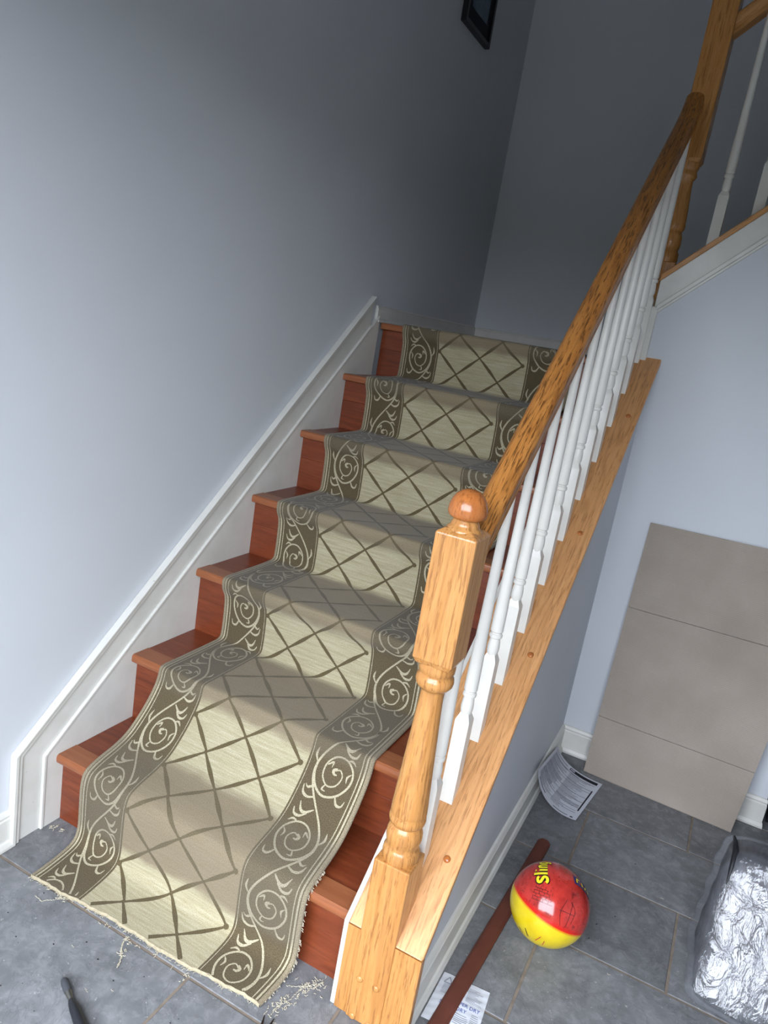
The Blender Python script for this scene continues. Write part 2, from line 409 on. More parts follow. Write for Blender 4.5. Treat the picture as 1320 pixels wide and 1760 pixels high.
# handrail: rounded profile swept up the slope, easing level at the upper newel
RS = 0.855
def railz(y): return 1.008+RS*y
RP = []                                            # half profile (across, up), mirrored
half = [(0.0, 0.0), (0.010, -0.0006), (0.019, -0.0035), (0.0255, -0.010), (0.0275, -0.018), (0.0262, -0.026), (0.0215, -0.032), (0.020, -0.040), (0.0215, -0.050), (0.0225, -0.054), (0.0, -0.054)]
RP = half[:-1]+[(-a, b2) for a, b2 in reversed(half[:-1]) if a > 0]
rail_path = []
y = NY0+NS
while y < 1.30: rail_path.append((y, railz(y), RS)); y += 0.04
for y, dz, sl in ((1.315, 0.0, .86), (1.340, .003, .93), (1.362, .010, 1.0), (1.385, .019, .98), (1.393, 0.0225, .95), (1.4005, .025, .75)):
    rail_path.append((y, railz(y)+dz, sl))
loops = []
for y, z, sl in rail_path:
    nn = Vector((0, -sl, 1)).normalized()
    if y <= NY0+NS+0.001: nn = Vector((0, 0, 1.3))
    if y > 1.400: nn = Vector((0, 0, 1.25))
    loops.append([Vector((ncx+0.004+a, y, z))+nn*b2 for a, b2 in RP])
MB().loft(loops).build('handrail', M_RAIL, bal, smooth=50)

# balusters (square foot, chamfer, vase, ring, long tapering shaft)
def baluster_mesh(slope_axis, sl, ln, hb=0.185):
    m = MB(); h = 0.016
    def low(x, y): return sl*(y if slope_axis == 'y' else x)
    base = [(-h, -h), (h, -h), (h, h), (-h, h)]
    m.loft([[(x, y, low(x, y)-0.001) for x, y in base], [(x, y, hb) for x, y in base], [(x*0.9, y*0.9, hb+0.004) for x, y in base], [(x*0.55, y*0.55, hb+0.018) for x, y in base]])
    z = hb+0.010
    m.lathe(0, 0, [(0.0095, z), (0.0118, z+0.006), (0.0135, z+0.014), (0.0138, z+0.022), (0.0125, z+0.036), (0.0112, z+0.042), (0.0112, z+0.044), (0.0142, z+0.046), (0.0150, z+0.050), (0.0142, z+0.054), (0.0115, z+0.056), (0.0115, z+0.058), (0.0146, z+0.061), (0.0144, z+0.10), (0.0116, z+0.26), (0.0086, ln)], 20)
    me = bpy.data.meshes.new('baluster'); me.from_pydata(m.v, [], m.f); me.update(); me.materials.append(M_BAL)
    for p in me.polygons: p.use_smooth = True
    me.set_sharp_from_angle(angle=math.radians(35))
    return me
XB, YB0, DYB = 0.9869, 0.0766, 0.1153
cy0 = YB0+0.016
bm_low = baluster_mesh('y', SL, 0.706)
for k in range(12):
    yc = cy0+k*DYB
    zc = capz(yc)
    o = link('baluster', bm_low, bal, at=(XB-0.016-(0.006 if k == 0 else 0), yc, zc))
    o.scale = (1, 1, 1)

# ------------------------------------------------------------------ upper flight balustrade (climbing to the right)
up = thing('stair_balustrade', 'upper dim oak balustrade with white balusters climbing right from the landing', 'balustrade', (0.985, 1.44, 7*R))
n2x, n2y = 0.981, 1.440
zs2 = dict(bot=7*R, base=1.735, b0=2.046, b1=2.62,
  turn=[(0.034, 1.73), (0.0365, 1.745), (0.036, 1.765), (0.031, 1.772), (0.0345, 1.79), (0.0345, 1.815), (0.029, 1.832), (0.034, 1.838), (0.036, 1.850), (0.034, 1.860), (0.034, 1.875), (0.0265, 1.965), (0.0255, 1.985), (0.031, 1.992), (0.034, 2.0), (0.031, 2.010), (0.031, 2.016), (0.0345, 2.022), (0.0345, 2.040)])
newel(up, n2x, n2y, zs2, M_OAKZ, z_off=1)
MB().prism([(0.989, s2z(0.989)), (2.5, s2z(2.5)), (2.5, s2z(2.5)+0.021), (0.989, s2z(0.989)+0.021)], 'y', YB-0.012, YB+0.135).build('base_cap', M_OAKX, up, bevel=0.003)
def rail2z(x): return 2.412+0.86*(x-1.023)
MB().loft([[(x, n2y+a, rail2z(x)+0.052+b2*1.25) for a, b2 in RP] for x in (n2x+NS/2, 2.3)]).build('handrail', M_OAKX, up, smooth=50)
bm_up = baluster_mesh('x', S2, 0.70, 0.15)
for k in range(10):
    xc = 1.108+0.107*k
    link('baluster', bm_up, up, at=(xc, n2y, s2z(xc)+0.021))
# white stringer with moulding below the cap
b = MB().prism([(0.992, s2z(0.992)), (2.5, s2z(2.5)), (2.5, s2z(2.5)-0.085), (1.0, s2z(1.0)-0.085), (0.992, 1.43)], 'y', YB-0.008, YB+0.125)
b.prism([(1.0, s2z(1.0)-0.083), (2.5, s2z(2.5)-0.083), (2.5, s2z(2.5)-0.100), (1.0, s2z(1.0)-0.100)], 'y', YB-0.016, YB+0.02)
b.prism([(1.0, s2z(1.0)-0.098), (2.5, s2z(2.5)-0.098), (2.5, s2z(2.5)-0.110), (1.0, s2z(1.0)-0.110)], 'y', YB-0.006, YB+0.02)
b.box(0.985, 1.005, YB-0.012, YB+0.02, 1.40, s2z(1.0)-0.088)
struct(b.build('trim_3', M_TRIM, bevel=0.002), 'cream stringer board with moulding under the upper balustrade')
# steps of the upper flight, hidden behind the stringer
us = thing('staircase', 'upper flight of steps turning right from the landing behind the cream stringer', 'staircase', (1.2, 1.9, 7*R))
for i in range(6):
    MB().box(1.02+i*0.222, 1.02+(i+1)*0.222+0.02, YB+0.126, YL-0.001, 7*R+(i+1)*R-0.022, 7*R+(i+1)*R).build('tread', M_CHEN, us, bevel=0.003)
    MB().box(1.035+i*0.222, 1.047+i*0.222, YB+0.126, YL-0.001, 7*R+i*R, 7*R+(i+1)*R-0.0225).build('riser', M_CHER, us)
# ------------------------------------------------------------------ stair runner
PS = R+G                                            # pattern length of one step
TH = 0.008
def chaikin(p, n):
    for _ in range(n):
        q = [p[0]]
        for a, c in zip(p, p[1:]):
            q += [(a[0]*.75+c[0]*.25, a[1]*.75+c[1]*.25), (a[0]*.25+c[0]*.75, a[1]*.25+c[1]*.75)]
        q.append(p[-1]); p = q
    return p
ctrl = [(6*G+0.34, 7*R+TH)]
for i in range(7, 2, -1):
    y = (i-1)*G; z = i*R
    ctrl += [(y+0.05, z+TH), (y+0.010, z+TH+.001), (y-0.009, z+TH-0.002), (y-0.010, z-0.016), (y-0.004, z-0.034), (y+NK-TH-.003, z-0.055), (y+NK-TH, z-0.12), (y+NK-TH-.001, z-R+0.035), (y+NK-TH-.004, z-R+TH+0.004), (y+NK-TH-0.035, z-R+TH)]
ctrl += [(G+0.05, 2*R+TH), (G+0.010, 2*R+TH+.001), (G-0.009, 2*R+TH-0.002), (G-0.012, 2*R-0.02), (.215, .352), (.190, .315), (.160, .282), (.125, .250), (.080, .233), (.040, .225), (.004, .214), (-.013, .202), (-.020, .172), (-.020, .12), (-.019, .06), (-.022, .034), (-.036, .017), (-.07, .0105), (-.12, .0085), (-.20, .0085)]
pth = chaikin(ctrl, 3)
acc = [0.0]
for a, c in zip(pth, pth[1:]): acc.append(acc[-1]+math.hypot(c[0]-a[0], c[1]-a[1]))
def arc_at(y, z):
    return min(zip(acc, pth), key=lambda q: (q[1][0]-y)**2+(q[1][1]-z)**2)[0]
anch = [(arc_at((i-1)*G-0.006, i*R), (2-i)*PS) for i in range(7, 1, -1)]
def s_of(a):
    if a <= anch[0][0]: return anch[0][1]-(anch[0][0]-a)
    if a >= anch[-1][0]: return anch[-1][1]+(a-anch[-1][0])
    for (a0, s0), (a1, s1) in zip(anch, anch[1:]):
        if a <= a1: return s0+(s1-s0)*(a-a0)/(a1-a0)
SS = [s_of(a) for a in acc]
NSMP = 1400
S0, S1 = SS[0], SS[-1]
tabl = []; j = 0
for k in range(NSMP+1):
    s = S0+(S1-S0)*k/NSMP
    while j < len(SS)-2 and SS[j+1] < s: j += 1
    t = (s-SS[j])/max(1e-9, SS[j+1]-SS[j]); t = min(max(t, 0), 1)
    tabl.append((pth[j][0]*(1-t)+pth[j+1][0]*t, pth[j][1]*(1-t)+pth[j+1][1]*t))
RW = 0.663
def surf(uu, s, off=0.0):
    q = (s-S0)/(S1-S0)*NSMP; k = int(min(max(q, 0), NSMP-1)); t = min(max(q-k, 0), 1)
    y = tabl[k][0]*(1-t)+tabl[k+1][0]*t; z = tabl[k][1]*(1-t)+tabl[k+1][1]*t
    a = tabl[max(k-3, 0)]; c = tabl[min(k+4, NSMP)]
    dy, dz = c[0]-a[0], c[1]-a[1]; L = math.hypot(dy, dz) or 1
    ny, nz_ = dz/L, -dy/L                           # points out of the stairs
    x0 = 0.109-0.010*min(max(-s/2.2, 0), 1)
    if s > .5: uu = uu+(0.5-uu/RW)*0.02*min(1, (s-.5)/.12)
    # slack waves of the loose lower end
    if s > 0.05:
        off += 0.0025*math.sin(uu*21+s*9)*min(1, (s-0.05)*4)*(1 if s < .5 else max(0, 1-(s-.5)*8))
    return (x0+uu, y+ny*off, z+nz_*off)
SEL, SER = 0.645, 0.617                             # cut end at the left and right edge
def s_end(uu):
    return SEL+(SER-SEL)*uu/RW+0.0035*math.sin(uu*17+.5)+0.0014*math.sin(uu*67+1)+0.0012*math.sin(uu*211)
def carpet(name, mode):
    n = NT(name, 0.95, 0.08); tc = n.n('ShaderNodeTexCoord'); uv = tc.outputs['UV']
    sp = n.n('ShaderNodeSeparateXYZ'); n.l(uv, sp.inputs[0])
    mp = n.n('ShaderNodeMapping'); mp.inputs['Scale'].default_value = (1, 1, 1); n.l(uv, mp.inputs['Vector'])
    warp = n.noise(uv, 9, 3); big = n.noise(uv, 3.0, 2)
    pile = n.noise(uv, 420, 2, 0.7)
    sv = n.math('ADD', sp.outputs['Y'], n.math('MULTIPLY', n.math('SUBTRACT', warp, 0.5), 0.05))
    m = n.math('FLOORED_MODULO', sv, PS)
    def ss(x, a, c):
        r_ = n.n('ShaderNodeMapRange'); r_.interpolation_type = 'SMOOTHSTEP'; n.l(x, r_.inputs['Value'])
        r_.inputs['From Min'].default_value = a; r_.inputs['From Max'].default_value = c; return r_.outputs[0]
    clean = n.math('MULTIPLY', ss(m, 0.022, 0.052), n.math('SUBTRACT', 1.0, ss(m, 0.185, 0.222)))
    dirt = n.math('SUBTRACT', 1.0, clean)
    if mode == 'field':
        mp.inputs['Scale'].default_value = (9, 170, 1); st_ = n.noise(mp.outputs[0], 1.0, 4, 0.7)
        mp2 = n.n('ShaderNodeMapping'); mp2.inputs['Scale'].default_value = (30, 500, 1); n.l(uv, mp2.inputs['Vector'])
        st2 = n.noise(mp2.outputs[0], 1.0, 3, 0.7)
        col = n.ramp(st_, [(0.25, (138, 128, 92)), (0.5, (164, 154, 122)), (0.68, (182, 174, 148))])
        col = n.mix(n.math('MULTIPLY', st2, 0.5), col, (190, 182, 158))
        col = n.mix(n.math('MULTIPLY', dirt, 0.80), col, (124, 109, 89))
    elif mode == 'border':
        col = n.ramp(pile, [(0.3, (82, 71, 52)), (0.7, (104, 92, 70))])
        col = n.mix(n.math('MULTIPLY', dirt, 0.45), col, (112, 103, 88))
    elif mode == 'light':
        col = n.ramp(pile, [(0.3, (160, 149, 122)), (0.7, (196, 187, 160))])
        col = n.mix(n.math('MULTIPLY', dirt, 0.62), col, (132, 123, 106))
    elif mode == 'line':
        col = n.ramp(pile, [(0.3, (84, 73, 50)), (0.7, (104, 92, 68))])
        col = n.mix(n.math('MULTIPLY', dirt, 0.40), col, (112, 102, 84))
    elif mode == 'binding':
        col = n.ramp(pile, [(0.3, (128, 116, 94)), (0.7, (158, 146, 122))])
        col = n.mix(n.math('MULTIPLY', dirt, 0.35), col, (124, 114, 98))
    dk = n.ramp(pile, [(0.30, (0.62, 0.62, 0.62, 1)), (0.62, (1.1, 1.1, 1.1, 1))])
    n.base(n.mix(0.8, col, dk, 'MULTIPLY'))
    n.bump(pile, 0.55, 0.0016)
    n.b.inputs['Sheen Weight'].default_value = 0.15
    return n.m
M_FIELD, M_BORD, M_LIGHT, M_LINE, M_BIND = [carpet('runner_'+k, k) for k in ('field', 'border', 'light', 'line', 'binding')]
run = thing('stair_runner', 'beige stair runner with brown diamond lattice and scrolled vine borders', 'runner', (0.44, -0.1, 0))
def rug_strip(name, us, mat, parent, offs=None, rows=520):
    pts = []; uv = []
    for k in range(rows+1):
        t = k/rows; rw = []
        for q, uu in enumerate(us):
            s = S0+0.02+(s_end(uu)-S0-0.02)*t
            rw.append(surf(uu, s, offs[q] if offs else 0.0)); uv.append((uu, s))
        pts.append(rw)
    return MB().quad_grid(pts).build(name, mat, parent, smooth=180, uv=uv)
def lin(a, c, n): return [a+(c-a)*k/n for k in range(n+1)]
UL, UR = 0.153, 0.500
field = rug_strip('field', lin(UL, UR, 14), M_FIELD, run)
bl = rug_strip('border', lin(0.007, UL, 8), M_BORD, run)
br = rug_strip('border', lin(UR, RW-0.007, 8), M_BORD, run)
rug_strip('binding', [-0.0005, -0.0025, -0.0022, 0.0, 0.004, 0.0075], M_BIND, run, [-TH+.0003, -0.005, -0.002, 0.0008, 0.0012, 0.0004])
rug_strip('binding', [RW+0.0005, RW+0.0025, RW+0.0022, RW, RW-0.004, RW-0.0075], M_BIND, run, [-TH+.0003, -0.005, -0.002, 0.0008, 0.0012, 0.0004])
# underside and cut end of the backing
M_BACK = plain('pale_jute_backing', (172, 160, 134), 0.95, 0.1, var=0.15, scale=120)
end = MB().quad_grid([[surf(uu, s_end(uu)+dd, off) for uu in lin(0.0, RW, 60)] for dd, off in ((-0.0012, 0.0005), (0.0006, 0.0002), (0.0016, -0.003), (0.001, -TH+0.0006))])
end.build('cut_edge', M_BACK, run, smooth=180)

RIB = 0.0007
class Rib(MB):
    def __init__(s): super().__init__(); s.uvs = []
    def add(s, pts, wid, off=RIB, flip=None):
        n = len(pts)
        if n < 2: return
        b = len(s.v)
        for i, (uu, ss_) in enumerate(pts):
            a = pts[max(i-1, 0)]; c = pts[min(i+1, n-1)]
            du, dv = c[0]-a[0], c[1]-a[1]; L = math.hypot(du, dv) or 1
            wv = (wid[i] if isinstance(wid, list) else wid)/2
            for sg in (-1, 1):
                p = (uu-dv/L*wv*sg, ss_+du/L*wv*sg)
                s.v.append(surf(p[0], p[1], off)); s.uvs.append(p)
        for i in range(n-1):
            s.f.append((b+2*i, b+2*i+1, b+2*i+3, b+2*i+2))
    def disc(s, c, rr, off=RIB, seg=10):
        b = len(s.v); s.v.append(surf(c[0], c[1], off)); s.uvs.append(c)
        for k in range(seg):
            p = (c[0]+rr*math.cos(2*math.pi*k/seg), c[1]+rr*math.sin(2*math.pi*k/seg)); s.v.append(surf(p[0], p[1], off)); s.uvs.append(p)
        for k in range(seg): s.f.append((b, b+1+k, b+1+(k+1) % seg))
    def make(s, name, mat, parent): return s.build(name, mat, parent, smooth=180, uv=s.uvs)
def spline(p, step=0.003):
    out = []
    for i in range(len(p)-1):
        p0 = p[max(i-1, 0)]; p1 = p[i]; p2 = p[i+1]; p3 = p[min(i+2, len(p)-1)]
        n = max(2, int(math.hypot(p2[0]-p1[0], p2[1]-p1[1])/step))
        for k in range(n):
            t = k/n
            out.append(tuple(0.5*((2*p1[d])+(-p0[d]+p2[d])*t+(2*p0[d]-5*p1[d]+4*p2[d]-p3[d])*t*t+(-p0[d]+3*p1[d]-3*p2[d]+p3[d])*t**3) for d in (0, 1)))
    out.append(tuple(p[-1])); return out
# diamond lattice
lat = Rib()
DUX, DVY = 0.083, PS/6
k0 = int((S0+0.05)/DVY)-1
def row_nodes(k):                                   # odd rows lie on the nosing line
    return [UL+.004, UL+2*DUX, UL+4*DUX] if k % 2 == 0 else [UL+DUX, UL+3*DUX]
def rs(k): return (k-1)*DVY-0.001
k = int(S0/DVY)
while rs(k) < 0.66:
    for uu in row_nodes(k):
        for sg in (-1, 1):
            u2 = uu+sg*DUX
            if u2 < UL-.003 or u2 > UL+4*DUX+.001: continue
            pts = []; wd = []
            jig = random.uniform(-0.002, 0.002)
            for q in range(21):
                t = q/20; uq = uu+(u2-uu)*t+jig*math.sin(math.pi*t); sq_ = rs(k)+DVY*t
                if sq_ < S0+0.03 or sq_ > s_end(uq)-0.002: continue
                pts.append((uq, sq_)); wd.append(0.0056+0.0050*math.sin(math.pi*t)**2+random.uniform(-.0004, .0004))
            lat.add(pts, wd)
        if S0+0.03 < rs(k) < s_end(uu)-0.008:
            lat.disc((uu, rs(k)), 0.0072 if (uu < UL+.01 or uu > UL+4*DUX-.01) else 0.0050, RIB+0.0002)
    k += 1
lat.make('diamond_lattice', M_LINE, field)['kind'] = 'stuff'

# scrolled vine of the borders
H = 0.172
def vine(mirror, phase, ub, uw, parent):
    vb = Rib()
    def put(pts, wid):
        pts = [(RW-(ub+a/112.0*uw) if mirror else ub+a/112.0*uw, t) for a, t in pts]
        sp_ = spline(pts); n = len(sp_); w_ = []; q = []
        for i, (uu, t) in enumerate(sp_):
            if t < S0+0.03 or t > s_end(uu)-0.003:
                if len(q) > 2: vb.add(q, w_)
                q = []; w_ = []; continue
            f_ = i/max(1, n-1)
            if isinstance(wid, tuple): ww = wid[0]+(wid[1]-wid[0])*(1-abs(2*f_-1)) if len(wid) == 2 else (wid[0]*(1-f_)*2+wid[1]*f_*2 if f_ < .5 and False else (wid[0]+(wid[1]-wid[0])*min(1, f_*2) if f_ < .5 else wid[1]+(wid[2]-wid[1])*(f_-.5)*2))
            else: ww = wid
            q.append((uu, t)); w_.append(ww*1.05+random.uniform(-.0003, .0003))
        if len(q) > 2: vb.add(q, w_)
    m = 0; t0 = S0+phase-2*H
    while t0 < 0.66:
        fl = (m % 2 == 1)
        def L(a, t): return ((112-a) if fl else a, t0+t*H)
        stem = [L(56+44*math.sin(math.pi*q/10), q/10) for q in range(11)]
        put(stem, (0.0040, 0.0056, 0.0040))
        # loop of the stem curling into a spiral
        put([L(99, .40), L(98, .56), L(84, .72), L(58, .81), L(28, .74), L(9, .56), L(10, .38), L(30, .25), L(56, .25), L(76, .38), L(77, .55), L(60, .66), L(40, .63), L(31, .50), L(40, .41), L(52, .44)], (0.0056, 0.0046, 0.0030))
        put([L(48, .405), L(56, .44), L(52, .49), L(45, .485)], (0.003, 0.0075, 0.003))
        # leaves and curls
        put([L(52, .02), L(34, .10), L(22, .08), L(14, -.02)], (0.0025, 0.0075, 0.0015))
        put([L(40, .10), L(26, .17), L(12, .16), L(6, .08)], (0.0025, 0.0070, 0.0015))
        put([L(30, .25), L(18, .23), L(8, .28)], (0.002, 0.0055, 0.001))
        put([L(84, .72), L(98, .78), L(106, .74)], (0.0025, 0.0062, 0.001))
        put([L(72, .86), L(90, .90), L(104, .86), L(109, .76)], (0.0030, 0.0066, 0.0015))
        put([L(100, .42), L(108, .33), L(105, .22)], (0.002, 0.0060, 0.001))
        put([L(74, .40), L(62, .34), L(63, .42)], (0.002, 0.0055, 0.001))
        put([L(62, .66), L(66, .73), L(56, .74)], (0.002, 0.0050, 0.001))
        put([L(12, .40), L(20, .46), L(18, .54)], (0.0015, 0.0050, 0.001))
        put([L(30, .74), L(20, .84), L(8, .84), L(4, .76)], (0.0025, 0.0062, 0.0015))
        m += 1; t0 += H
    # straight edge lines
    def edge(uu, ww):
        uu = RW-uu if mirror else uu
        n = 560; pts = [(uu, S0+0.03+(s_end(uu)-0.002-S0-0.03)*q/n) for q in range(n+1)]
        vb.add(pts, [ww+random.uniform(-.0004, .0004) for _ in pts])
    edge(0.0128, 0.0048); edge(0.0225, 0.0026)
    e2 = UL-0.0062 if not mirror else RW-UR-0.0062
    edge(e2, 0.0016)
    vb.make('vine_scroll', M_LIGHT, parent)['kind'] = 'stuff'
vine(False, 0.03, 0.0295, 0.109, bl)
vine(True, 0.115, 0.0295, 0.120, br)

# frayed threads still hanging on the cut end and the right edge
M_YARN = plain('cream_frayed_yarn', (188, 180, 160), 0.9, 0.1, var=0.08, scale=200)
def squiggle(b, p, d, n, amp, rad):
    pts = []; p = Vector(p); d = Vector(d)
    side = d.cross(Vector((0, 0, 1)));
    if side.length < 1e-4: side = Vector((1, 0, 0))
    side.normalize()
    for q in range(n):
        pts.append(p+d*q/n+side*random.uniform(-amp, amp)+Vector((0, 0, max(0, random.uniform(-.0005, amp*0.4)))))
    b.tube(pts, rad, 4)
fr = MB()
for k in range(110):
    uu = random.uniform(0, RW); p = surf(uu, s_end(uu)+0.001, -0.003)
    squiggle(fr, (p[0], p[1], max(0.0015, p[2]-.003)), (random.uniform(-.008, .008), -random.uniform(.002, .011), 0), 4, 0.0016, 0.0006)
for k in range(70):
    s = random.uniform(.27, .60); p = surf(RW+0.002, s, -0.004)
    squiggle(fr, (p[0]+.001, p[1], max(0.002, p[2])), (random.uniform(0, .006), random.uniform(-.004, .004), random.uniform(-.010, .002) if p[2] > .02 else 0), 4, 0.0016, 0.0008)
o = fr.build('frayed_threads', M_YARN, run); o['kind'] = 'stuff'
# ------------------------------------------------------------------ loose things
def text_mesh(body, size, bold=0.0):
    cu = bpy.data.curves.new('txt', 'FONT'); cu.body = body; cu.size = size; cu.offset = bold; cu.resolution_u = 2
    o = bpy.data.objects.new('txt', cu); C.objects.link(o)
    dg = bpy.context.evaluated_depsgraph_get(); dg.update()
    me = bpy.data.meshes.new_from_object(o.evaluated_get(dg))
    bpy.data.objects.remove(o); bpy.data.curves.remove(cu); return me

# cardboard sheet leaning on the alcove wall, three panels between scored folds
def cardboard_mat():
    n = NT('brown_corrugated_cardboard', 0.85, 0.2); v = n.coord()
    sp = n.n('ShaderNodeSeparateXYZ'); n.l(v, sp.inputs[0])
    wob = n.noise(v, 6, 2)
    wv = n.math('SINE', n.math('ADD', n.math('MULTIPLY', sp.outputs['Z'], 1050.0), n.math('MULTIPLY', wob, 6.0)))
    a = n.noise(v, 5, 3); b_ = n.noise(v, 160, 3)
    col = n.ramp(a, [(0.3, (154, 143, 132)), (0.7, (168, 157, 146))])
    col = n.mix(n.math('MULTIPLY', b_, 0.25), col, (136, 124, 112))
    col = n.mix(n.math('MULTIPLY_ADD', wv, 0.05, 0.05), col, (122, 110, 100))
    n.base(col); n.bump(wv, 0.22, 0.0008); return n.m
M_CARD = cardboard_mat()
cs = thing('cardboard_sheet', 'large flat brown corrugated cardboard sheet leaning on the alcove wall', 'cardboard', (1.4, 1.27, 0))
BL, BR, TL, TR = Vector((1.144, 1.277, 0.001)), Vector((1.630, 1.253, 0.001)), Vector((1.146, 1.362, 0.906)), Vector((1.701, 1.362, 0.920))
def cpt(a, t): return (BL*(1-a)+BR*a)*(1-t)+(TL*(1-a)+TR*a)*t
def panel(t0, t1):
    b = MB(); nn = Vector((0, -1, 0.1)).normalized(); rows = []
    k = 0.0016/(0.91)
    prof = [(t0, -0.0035), (t0, -0.0008), (t0+k*2, 0.0), (t1-k*2, 0.0), (t1, -0.0008), (t1, -0.0035)]
    for (t, dd) in prof:
        rows.append([cpt(q/12, t)+nn*(dd+0.0012*math.sin(q/12*5+t*4)) for q in range(13)])
    b.quad_grid(rows); rows2 = [rows[0], rows[-1]]
    b.quad_grid(rows2)
    for e in (0, -1):
        i = len(b.v); b.v += [tuple(rw[e]) for rw in rows]; b.f.append(tuple(range(i, i+len(rows))))
    return b
for t0, t1 in ((0.0, 0.232), (0.2335, 0.672), (0.6735, 1.0)): panel(t0, t1).build('panel', M_CARD, cs)

# printed sheet of paper curled against the baseboard
M_PAPER = plain('white_printer_paper', (196, 198, 206), 0.8, 0.2, var=0.02)
M_INK = plain('grey_print', (130, 132, 140), 0.8, 0.2); M_INKD = plain('black_print', (38, 38, 44), 0.8, 0.2); M_INKL = plain('pale_grey_print', (158, 160, 168), 0.8, 0.2)
NEARB = [Vector(p) for p in ((1.0435, 0.914, 0.150), (1.058, 0.925, 0.060), (1.110, 0.947, 0.006), (1.184, 0.964, 0.004))]
FARB = [Vector(p) for p in ((1.0445, 1.232, 0.080), (1.075, 1.234, 0.022), (1.140, 1.236, 0.003), (1.218, 1.234, 0.004))]
def bez(P, t): return P[0]*(1-t)**3+P[1]*3*t*(1-t)**2+P[2]*3*t*t*(1-t)+P[3]*t**3
def paper(q, p, off=0.0):
    a = bez(NEARB, q)*(1-p)+bez(FARB, q)*p
    a2 = bez(NEARB, min(q+.01, 1.01))*(1-p)+bez(FARB, min(q+.01, 1.01))*p
    d1 = (a2-a).normalized(); d2 = Vector((0, 1, 0)); nn = d1.cross(d2); nn = nn if nn.z > 0 else -nn
    return a+nn.normalized()*off
ps = thing('paper_sheet', 'white printed form sheet curled up against the knee wall baseboard', 'paper', (1.15, 1.1, 0))
rows = [[paper(q/16, p/10) for q in range(17)] for p in range(11)]
b = MB().quad_grid(rows).quad_grid([[paper(q/16, p/10, -0.0004) for q in range(17)] for p in range(11)])
b.build('sheet', M_PAPER, ps, smooth=180)
def patch(b, q0, q1, p0, p1, off=0.0006):
    n = max(1, int((q1-q0)*16)); b.quad_grid([[paper(q0+(q1-q0)*k/n, p, off) for k in range(n+1)] for p in (p0, p1)])
pd, pm, pll = MB(), MB(), MB()
patch(pd, .46, .95, .90, .965); patch(pm, .04, .40, .925, .94)
patch(pd, .935, .955, .20, .74); patch(pd, .12, .38, .055, .07)
patch(pd, .60, .86, .030, .040); patch(pd, .90, .94, .026, .046)
patch(pll, .47, .56, .91, .955, .0009)
for p in (.86, .72, .66, .52, .40, .26, .14): patch(pd, .05, .93, p, p+.006)
for q0, q1, p0, p1 in ((.06, .40, .42, .50), (.06, .46, .54, .60), (.50, .92, .28, .33), (.06, .36, .28, .36)): patch(pll, q0, q1, p0, p1, .0005)
for k in range(34):
    p = .09+k*.0235
    for q0, q1 in ((.06, random.uniform(.25, .46)), (.50, random.uniform(.62, .92))): patch(pm, q0, q1, p, p+.0085)
for b, nm, mt in ((pd, 'heading_print', M_INKD), (pm, 'text_print', M_INK), (pll, 'box_print', M_INKL)): b.build(nm, mt, ps)['kind'] = 'stuff'

# reddish brown strip on the floor
M_STRIP = plain('red_brown_strip', (96, 52, 40), 0.6, 0.3, var=0.12, scale=18)
A, B = Vector((1.128, 0.790, 0)), Vector((1.083, -0.12, 0)); d = (B-A).normalized(); sd = Vector((-d.y, d.x, 0))
prof = [(-0.0185, 0.0), (-0.0185, 0.006), (-0.0125, 0.0105), (0.0, 0.012), (0.0125, 0.0105), (0.0185, 0.006), (0.0185, 0.0)]
lp = []
LEN = (B-A).length
for k in range(0, 23):
    t = -0.006+(LEN+0.006)*max(0, (k-3))/19 if k > 3 else -0.006+0.004*k
    sc = (0.75, 0.9, 0.97, 1.0)[k] if k < 4 else 1.0
    h = 0.0095 if 0.55 < t < 0.86 else 0.0
    lp.append([A+d*max(t, -0.006+0.0001*k)+sd*x*sc+Vector((0, 0, 0.0005+z)) for x, z in prof])
tag(MB().loft(lp).build('floor_strip', M_STRIP, smooth=30), 'long reddish brown wooden strip lying on the tiles beside the ball', 'strip')

# desiccant packet under the strip
M_PKT = plain('white_packet_film', (205, 207, 212), 0.35, 0.5, var=0.03); M_BLUE = plain('blue_print', (92, 104, 156), 0.7, 0.2); M_RED = plain('red_print', (176, 60, 52), 0.7, 0.2)
pk = thing('desiccant_packet', 'small white drying agent packet with blue print under the brown strip', 'packet', (1.11, 0.13, 0))
PC = [Vector(p) for p in ((1.0525, 0.052, 0), (1.172, 0.066, 0), (1.160, 0.196, 0), (1.0525, 0.188, 0))]
def pkt(a, t, off=0.0):
    p = (PC[0]*(1-a)+PC[1]*a)*(1-t)+(PC[3]*(1-a)+PC[2]*a)*t
    e = max(0, min(a, 1-a)*2)**0.5*max(0, (min(t, 1-t)-0.04)*2.2)**0.6 if min(t, 1-t) > .04 else 0
    z = 0.0012+0.0042*min(1, e)+0.0005*math.sin(a*23+t*11)*(1 if e > 0 else .5)+0.0004*math.sin(t*41-a*9)
    return p+Vector((0, 0, z+off))
NP = 26
b = MB().quad_grid([[pkt(a/NP, t/NP) for a in range(NP+1)] for t in range(NP+1)])
b.quad_grid([[Vector((q.x, q.y, 0.0004)) for q in (pkt(a/NP, t/NP) for a in (0, NP))] for t in (0, NP)])
b.build('pouch', M_PKT, pk, smooth=180)
tp, tr_, tl = MB(), MB(), MB()
def pbar(b, a0, a1, t0, t1, off=0.0006):
    n = 8; b.quad_grid([[pkt(a0+(a1-a0)*k/n, t, off) for k in range(n+1)] for t in (t0, t1)])
for k in range(13):
    t = .60+.024*k
    if k < 9: pbar(tl, .10, random.uniform(.34, .48), t-.02, t-.012)
    pbar(tl, .60, random.uniform(.75, .93), t, t+.007)
for k in range(6):
    pbar(tl, .52, random.uniform(.7, .78), .30-.035*k, .305-.035*k+.006); pbar(tl, .80, random.uniform(.9, .96), .40-.035*k, .41-.035*k)
